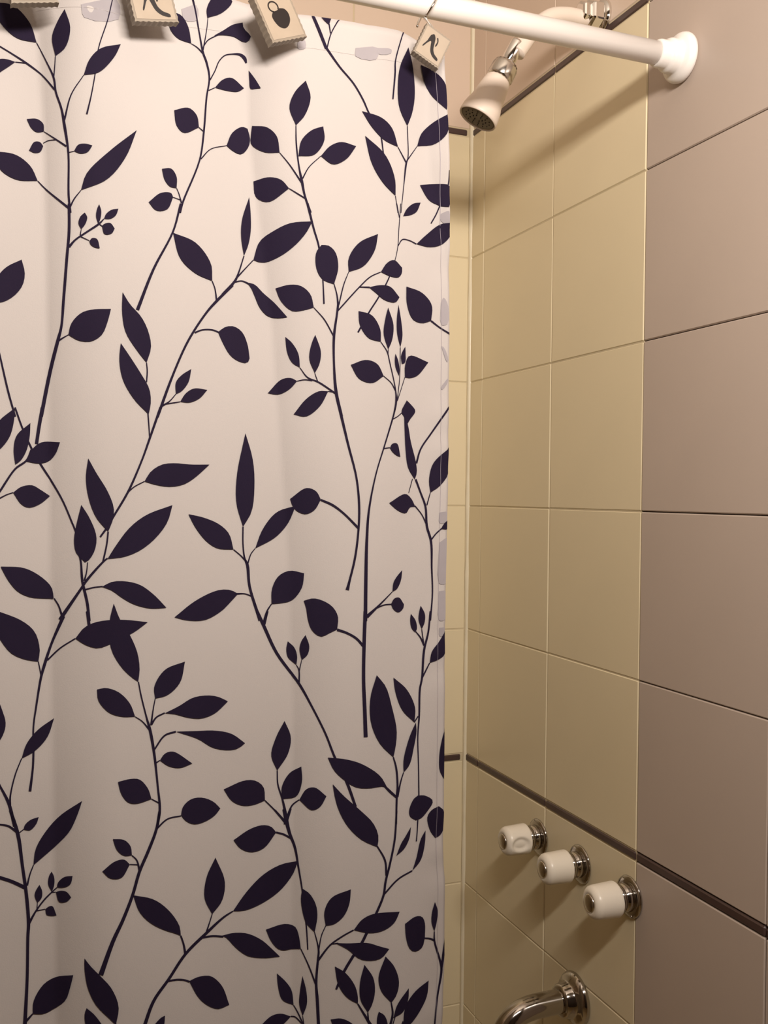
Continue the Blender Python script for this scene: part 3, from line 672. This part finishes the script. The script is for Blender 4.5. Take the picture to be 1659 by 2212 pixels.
# ink of the folded-back hems showing through
GH = [[(949, 1107), (967, 1106), (966, 1126), (949, 1130)], [(949, 1172), (966, 1162), (964, 1260), (948, 1260)], [(948, 1277), (963, 1277), (961, 1338), (948, 1340)],
      [(952, 655), (958, 643), (968, 662), (966, 700), (953, 702)], [(952, 462), (970, 456), (971, 485), (952, 478)], [(948, 1356), (962, 1356), (960, 1372), (949, 1374)],
      [(953, 748), (958, 750), (968, 778), (965, 782)], [(966, 818), (968, 822), (955, 842), (952, 838)],
      [(768, 104), (816, 104), (812, 129), (768, 122)], [(816, 104), (845, 107), (844, 116), (814, 116)], [(175, 10), (252, 0), (256, 42), (182, 38)], [(392, 20), (424, 12), (426, 44), (398, 44)], [(642, 88), (656, 84), (660, 104), (644, 106)]]
for q in GH:
    P = cr(q + [q[0]], 3)[:-1]; cx = sum(p[0] for p in q)/len(q); cy = sum(p[1] for p in q)/len(q)
    bm = bmesh.new(); c = bm.verts.new(surf(*clampxz(*on_curtain(cx, cy)), 0.0006)); ring = [bm.verts.new(surf(*clampxz(*on_curtain(*p)), 0.0006)) for p in P]
    for i in range(len(ring)): bm.faces.new((c, ring[i], ring[(i+1) % len(ring)]))
    flat_obj('show_through_mark', bm, M['ghost'], curtain)

# ------------------------------------------------------------------ curtain rod
rod = thing('curtain_rod', (0.0, YR, ZR), 'white enamelled curtain rod with stepped round end cap on the beige tiled wall', 'curtain rod')
bm = bmesh.new(); lathe(bm, (-0.030, YR, ZR), (-1, 0, 0), [(0.0, 0), (0.0122, 0), (0.0122, 0.55), (0.0122, 1.0), (0.0122, 1.54), (0, 1.54)], 40); bmobj('tube', bm, M['white'], rod, True)
def endcap(x, ax):
    bm = bmesh.new()
    lathe(bm, (x, YR, ZR), ax, [(0.0, 0.0002), (0.0235, 0.0002), (0.0262, 0.002), (0.0268, 0.005), (0.0258, 0.009), (0.0232, 0.0118), (0.0195, 0.0128), (0.0182, 0.0145), (0.0182, 0.0205), (0.0172, 0.0235), (0.0155, 0.0243), (0.0147, 0.026), (0.0147, 0.034), (0.0138, 0.0365), (0.0123, 0.0372), (0.0, 0.0372)], 48)
    return bmobj('end_cap', bm, M['white'], rod, True)
endcap(-0.0005, (-1, 0, 0)); endcap(RX0+0.0005, (1, 0, 0))

# ------------------------------------------------------------------ stamp-shaped curtain hooks
def poly_plate(bm, M4, outline, z0, z1):
    A = [bm.verts.new(M4 @ Vector((x, y, z0))) for x, y in outline]; B = [bm.verts.new(M4 @ Vector((x, y, z1))) for x, y in outline]
    bm.faces.new(A[::-1]); bm.faces.new(B)
    for i in range(len(A)): bm.faces.new((A[i], A[(i+1) % len(A)], B[(i+1) % len(A)], B[i]))
def scallop(w, h, n, m_):
    pts = []
    def side(p, q, k):
        for i in range(k*4):
            t = i/(k*4); ph = (i % 4)/4
            x, y = p[0]+(q[0]-p[0])*t, p[1]+(q[1]-p[1])*t
            d = 0.0007*math.sin(math.pi*ph)**2; nx, ny = (q[1]-p[1]), -(q[0]-p[0]); l = math.hypot(nx, ny)
            pts.append((x - nx/l*d, y - ny/l*d))
    c = [(-w/2, -h/2), (w/2, -h/2), (w/2, h/2), (-w/2, h/2)]
    side(c[0], c[1], n); side(c[1], c[2], m_); side(c[2], c[3], n); side(c[3], c[0], m_)
    return pts
def heel(s=1.0):
    return [[(-0.006, 0.008), (-0.0035, 0.0105), (-0.001, 0.008), (0.0005, 0.003), (0.002, -0.003), (0.005, -0.0065), (0.0095, -0.0085), (0.0098, -0.0105), (0.004, -0.0095), (0.0, -0.006), (-0.002, -0.001), (-0.0035, 0.003), (-0.006, -0.0005), (-0.0085, -0.006), (-0.0092, -0.0058), (-0.007, 0.001), (-0.0065, 0.005)],
            [(0.0005, 0.0088), (0.0022, 0.006), (0.002, 0.001), (0.0029, 0.001), (0.0032, 0.0065), (0.001, 0.0098)]]
def purse():
    P = [(0.0022, 0.0072), (0.0075, 0.0060), (0.0100, 0.0020), (0.0092, -0.0035), (0.0050, -0.0085), (-0.0005, -0.0105), (-0.0055, -0.0085), (-0.0085, -0.0035), (-0.0090, 0.0015), (-0.0060, 0.0048), (-0.0015, 0.0056)]
    c, n = (-0.0035, 0.0092), 14
    ang = [math.radians(-35 + 290*i/n) for i in range(n+1)]
    ring_o = [(c[0]+0.0058*math.cos(a), c[1]+0.0052*math.sin(a)) for a in ang]
    ring_i = [(c[0]+0.0046*math.cos(a), c[1]+0.0040*math.sin(a)) for a in ang]
    return [P, ring_o + ring_i[::-1]]
def hook(pxc, w, h, roll, tilt, yoff, art, label, ringtilt=0.0, pitch=0.0):
    c = at_y(pxc[0], pxc[1], YR - yoff)
    t = thing('curtain_hook', (c.x, YR, ZR), label, 'curtain hook', 'stamp shaped hooks along the curtain rod')
    R = Matrix.Translation(c) @ Matrix.Rotation(roll, 4, 'Y') @ Matrix.Rotation(tilt, 4, 'Z') @ Matrix.Rotation(pitch, 4, 'X') @ Matrix.Rotation(math.pi/2, 4, 'X')
    bm = bmesh.new(); poly_plate(bm, R, scallop(w, h, 8, 8), -0.0055, 0.0028); pl = bmobj('stamp_plate', bm, M['resin_edge'], t)
    bm = bmesh.new(); poly_plate(bm, R, [(-w*.44, -h*.44), (w*.44, -h*.44), (w*.44, h*.44), (-w*.44, h*.44)], 0.0026, 0.0031); bmobj('stamp_face', bm, M['resin'], pl)
    for a in art:
        bm = bmesh.new(); poly_plate(bm, R, cr(a + [a[0]], 3)[:-1], 0.0030, 0.0035); bmobj('painted_motif', bm, M['resin_ink'], pl)
    # wire ring around the rod, its tail reaching down to the plate
    pts = []
    for i in range(33):
        a = math.radians(-62 + 304*i/32)
        pts.append(Vector((c.x + 0.012 + ringtilt*math.sin(a)*0.018, YR - 0.0185*math.cos(a), ZR - 0.002 + 0.0185*math.sin(a))))
    topb = R @ Vector((0.0, h*0.48, -0.004))
    pts = [topb + Vector((0, 0.0, -0.004)), topb, (topb+pts[0])/2 + Vector((0, -0.002, 0))] + pts
    bm = bmesh.new(); tube(bm, pts, 0.0013, 10); bmobj('wire_ring', bm, M['chrome'], t, True)
    tl = [R @ Vector((0, h*0.46, -0.0035)), Vector((c.x+0.002, YR-0.004, c.z+h*0.5)), Vector((c.x+0.001, YR+0.004, c.z+h*0.15)), Vector((c.x, YC+0.016, c.z-0.004))]
    bm = bmesh.new(); tube(bm, cr([tuple(p) for p in tl], 5), 0.0012, 8); bmobj('wire_tail', bm, M['chrome'], t, True)
hook((932, 102), 0.0290, 0.0325, 0.45, 0.0, 0.034, [heel()[0], heel()[1]], 'tan stamp shaped curtain hook with black shoe motif, tilted at the right curtain corner', 0.55)
hook((602, 40), 0.0410, 0.0420, -0.46, 0.30, 0.038, purse(), 'tan stamp shaped curtain hook with round black purse motif, second from the right', 0.3)
h1 = [[(x*1.25+0.001, y*1.1-0.004) for x, y in p] for p in heel()]
hook((325, -1), 0.0400, 0.0400, -0.25, 0.20, 0.040, h1, 'tan stamp shaped curtain hook with shoe motif, cut off by the top picture edge', 0.2)
hook((62, -44), 0.0380, 0.0400, -0.25, 0.1, 0.040, purse(), 'leftmost tan stamp shaped curtain hook, only its lower edge showing in the top corner', 0.2)

# ------------------------------------------------------------------ shower head
YN = -0.3648
def P3(px, py, dy=0.0): return at_y(px, py, YN + dy)
w0 = at_wall(1306, 34); w0.y = YN
sh = thing('shower_fixture', (0, YN, w0.z), 'white bell shaped shower head on a bent white arm above the cream tiles', 'shower head')
bm = bmesh.new(); lathe(bm, (0.0, YN, w0.z), (-1, 0, 0), [(0, 0.0), (0.0215, 0.0), (0.0215, 0.003), (0.0195, 0.006), (0.014, 0.008), (0.0, 0.008)], 40); bmobj('wall_flange', bm, M['chrome'], sh, True)
bm = bmesh.new(); lathe(bm, (-0.006, YN, w0.z), (-1, 0, 0), [(0, 0.0), (0.0185, 0.0), (0.0195, 0.002), (0.0195, 0.013), (0.018, 0.016), (0.0145, 0.0172), (0.0145, 0.02), (0.016, 0.022), (0.016, 0.026), (0.013, 0.028), (0, 0.028)], 6); o = bmobj('hex_nut', bm, M['chrome'], sh)
o.modifiers.new('bevel', 'BEVEL').width = 0.0012
arm = [Vector((-0.012, YN, w0.z)), P3(1262, 40), P3(1225, 34), P3(1192, 36), P3(1166, 52), P3(1146, 74), P3(1130, 96), P3(1117, 115)]
bm = bmesh.new(); tube(bm, cr([tuple(p) for p in arm], 6), 0.0100, 20); bmobj('arm', bm, M['oldplastic'], sh, True)
# straight end section: bright collar, ball, nut, then the bell
c0, c1 = P3(1119, 92), P3(1041, 250)
ax = (c1-c0).normalized(); Ln = (c1-c0).length
ax = (ax + Vector((0, 0.12, 0))).normalized()
u = Ln/0.0985
def hp(p): return [(a, b*u) for a, b in p]
bm = bmesh.new(); lathe(bm, c0, ax, hp([(0, 0.000), (0.0086, 0.000), (0.0090, 0.002), (0.0090, 0.022), (0.0078, 0.024), (0.0078, 0.032), (0, 0.032)]), 32); bmobj('arm_collar', bm, M['chrome'], sh, True)
bm = bmesh.new(); lathe(bm, c0, ax, hp([(0, 0.025), (0.0075, 0.0255), (0.0142, 0.028), (0.0158, 0.032), (0.0161, 0.045), (0.0146, 0.048), (0, 0.048)]), 36, disp=lambda a, h: 0.0004*math.cos(a*18)); bmobj('swivel_nut', bm, M['dullchrome'], sh, True)
bm = bmesh.new(); lathe(bm, c0, ax, hp([(0, 0.046), (0.0130, 0.0465), (0.0155, 0.049), (0.0166, 0.053), (0.0188, 0.066), (0.0206, 0.078), (0.0226, 0.0830), (0.0240, 0.0890), (0.0247, 0.0960), (0.0243, 0.0985), (0.0232, 0.0990), (0.0225, 0.0965), (0, 0.0965)]), 48); bell = bmobj('bell', bm, M['oldplastic'], sh, True)
bm = bmesh.new(); lathe(bm, c0, ax, hp([(0, 0.0970), (0.010, 0.0974), (0.0205, 0.0978), (0.0220, 0.0972), (0.0220, 0.0960)]), 40); face = bmobj('spray_face', bm, M['sprayface'], sh, True)
Rf = frame_z(ax)
for rr, nn in ((0.006, 6), (0.011, 10), (0.016, 14)):
    for i in range(nn):
        a = 2*math.pi*i/nn; p = c0 + Rf @ Vector((rr*math.cos(a), rr*math.sin(a), 0.0972*u))
        bm = bmesh.new(); lathe(bm, p, ax, [(0, 0.0014), (0.0006, 0.0012), (0.0008, 0.0), (0, -0.0002)], 8); bmobj('nozzle', bm, M['hole'], face, True)

# ------------------------------------------------------------------ tap handles
HZ = -0.4605 + UP
def handle(y, dimple, label):
    t = thing('tap_handle', (0, y, HZ), label, 'tap handle', 'three shower taps under the dark border')
    o = (-0.0006, y, HZ); ax = (-1, 0, 0)
    bm = bmesh.new(); lathe(bm, o, ax, [(0, 0), (0.0240, 0), (0.0248, 0.0012), (0.0240, 0.0028), (0.0205, 0.0042), (0.0185, 0.0048), (0, 0.0048)], 48); bmobj('escutcheon', bm, M['tapchrome'], t, True)
    bm = bmesh.new(); lathe(bm, o, ax, [(0, 0.004), (0.0170, 0.0042), (0.0164, 0.0080), (0.0164, 0.0120), (0.0150, 0.0128), (0.0150, 0.0145), (0.0172, 0.0155), (0.0172, 0.0200), (0.0150, 0.0212), (0, 0.0212)], 48); bmobj('collar', bm, M['tapchrome'], t, True)
    def dp(a, h):
        s = 0
        for a0 in (dimple,):
            da = (a-a0+math.pi) % (2*math.pi) - math.pi
            q = (da/0.50)**2 + ((h-0.0385)/0.0125)**2
            if q < 1.3: s -= 0.0045*ss((1.3-q)/0.75)
        return s
    hs_ = [(0, 0.0205), (0.0185, 0.0205), (0.0203, 0.0217)] + [(0.0208-0.0012*(i/14), 0.0225+0.0275*i/14) for i in range(15)] + [(0.0190, 0.0522), (0.0172, 0.0550), (0.0146, 0.0569), (0.0115, 0.0576), (0.0108, 0.0570), (0, 0.0570)]
    bm = bmesh.new(); lathe(bm, o, ax, hs_, 72, disp=dp); kn = bmobj('knob', bm, M['plastic'], t, True)
    bm = bmesh.new(); lathe(bm, o, ax, [(0.0106, 0.0560), (0.0106, 0.0578), (0.0096, 0.0586), (0.0070, 0.0598), (0.0035, 0.0604), (0, 0.0606)], 40); bmobj('cap', bm, M['dullchrome'], kn, True)
handle(-0.2379, math.radians(-92), 'white tap handle with finger dimple on chrome base, furthest of three from the room')
handle(-0.3440, math.radians(113), 'middle white tap handle of three, chrome capped, below the dark border')
handle(-0.4515, math.radians(113), 'nearest white tap handle of three, chrome base on the tile joint beside the beige wall')

# ------------------------------------------------------------------ spout
YS, ZS = -0.338, -0.6390 + UP
sp = thing('bath_spout', (0, YS, ZS), 'chrome bath spout with round wall flange below the tap handles', 'spout')
bm = bmesh.new(); lathe(bm, (-0.0006, YS, ZS), (-1, 0, 0), [(0, 0), (0.0325, 0), (0.0335, 0.002), (0.0325, 0.006), (0.0285, 0.0105), (0.0240, 0.0125), (0.0225, 0.0150), (0.0222, 0.0185), (0.0212, 0.0205), (0.0208, 0.0235), (0.0190, 0.0262), (0.0165, 0.0268), (0, 0.0268)], 56); bmobj('flange', bm, M['tapchrome'], sp, True)
pp = [(-0.018, YS, ZS), (-0.045, YS, ZS), (-0.070, YS, ZS-0.001), (-0.088, YS, ZS-0.006), (-0.102, YS, ZS-0.017), (-0.110, YS, ZS-0.033), (-0.112, YS, ZS-0.052), (-0.112, YS, ZS-0.07)]
bm = bmesh.new(); tube(bm, cr(pp, 6), 0.0150, 28); bmobj('pipe', bm, M['tapchrome'], sp, True)
bm = bmesh.new(); lathe(bm, (-0.112, YS, ZS-0.066), (0, 0, -1), [(0.0135, 0.006), (0.0168, 0.0), (0.0168, 0.010), (0.0150, 0.012), (0.0120, 0.012), (0.0120, 0.004), (0, 0.004)], 32); bmobj('outlet_ring', bm, M['chrome'], sp, True)
bpy.context.view_layer.update()
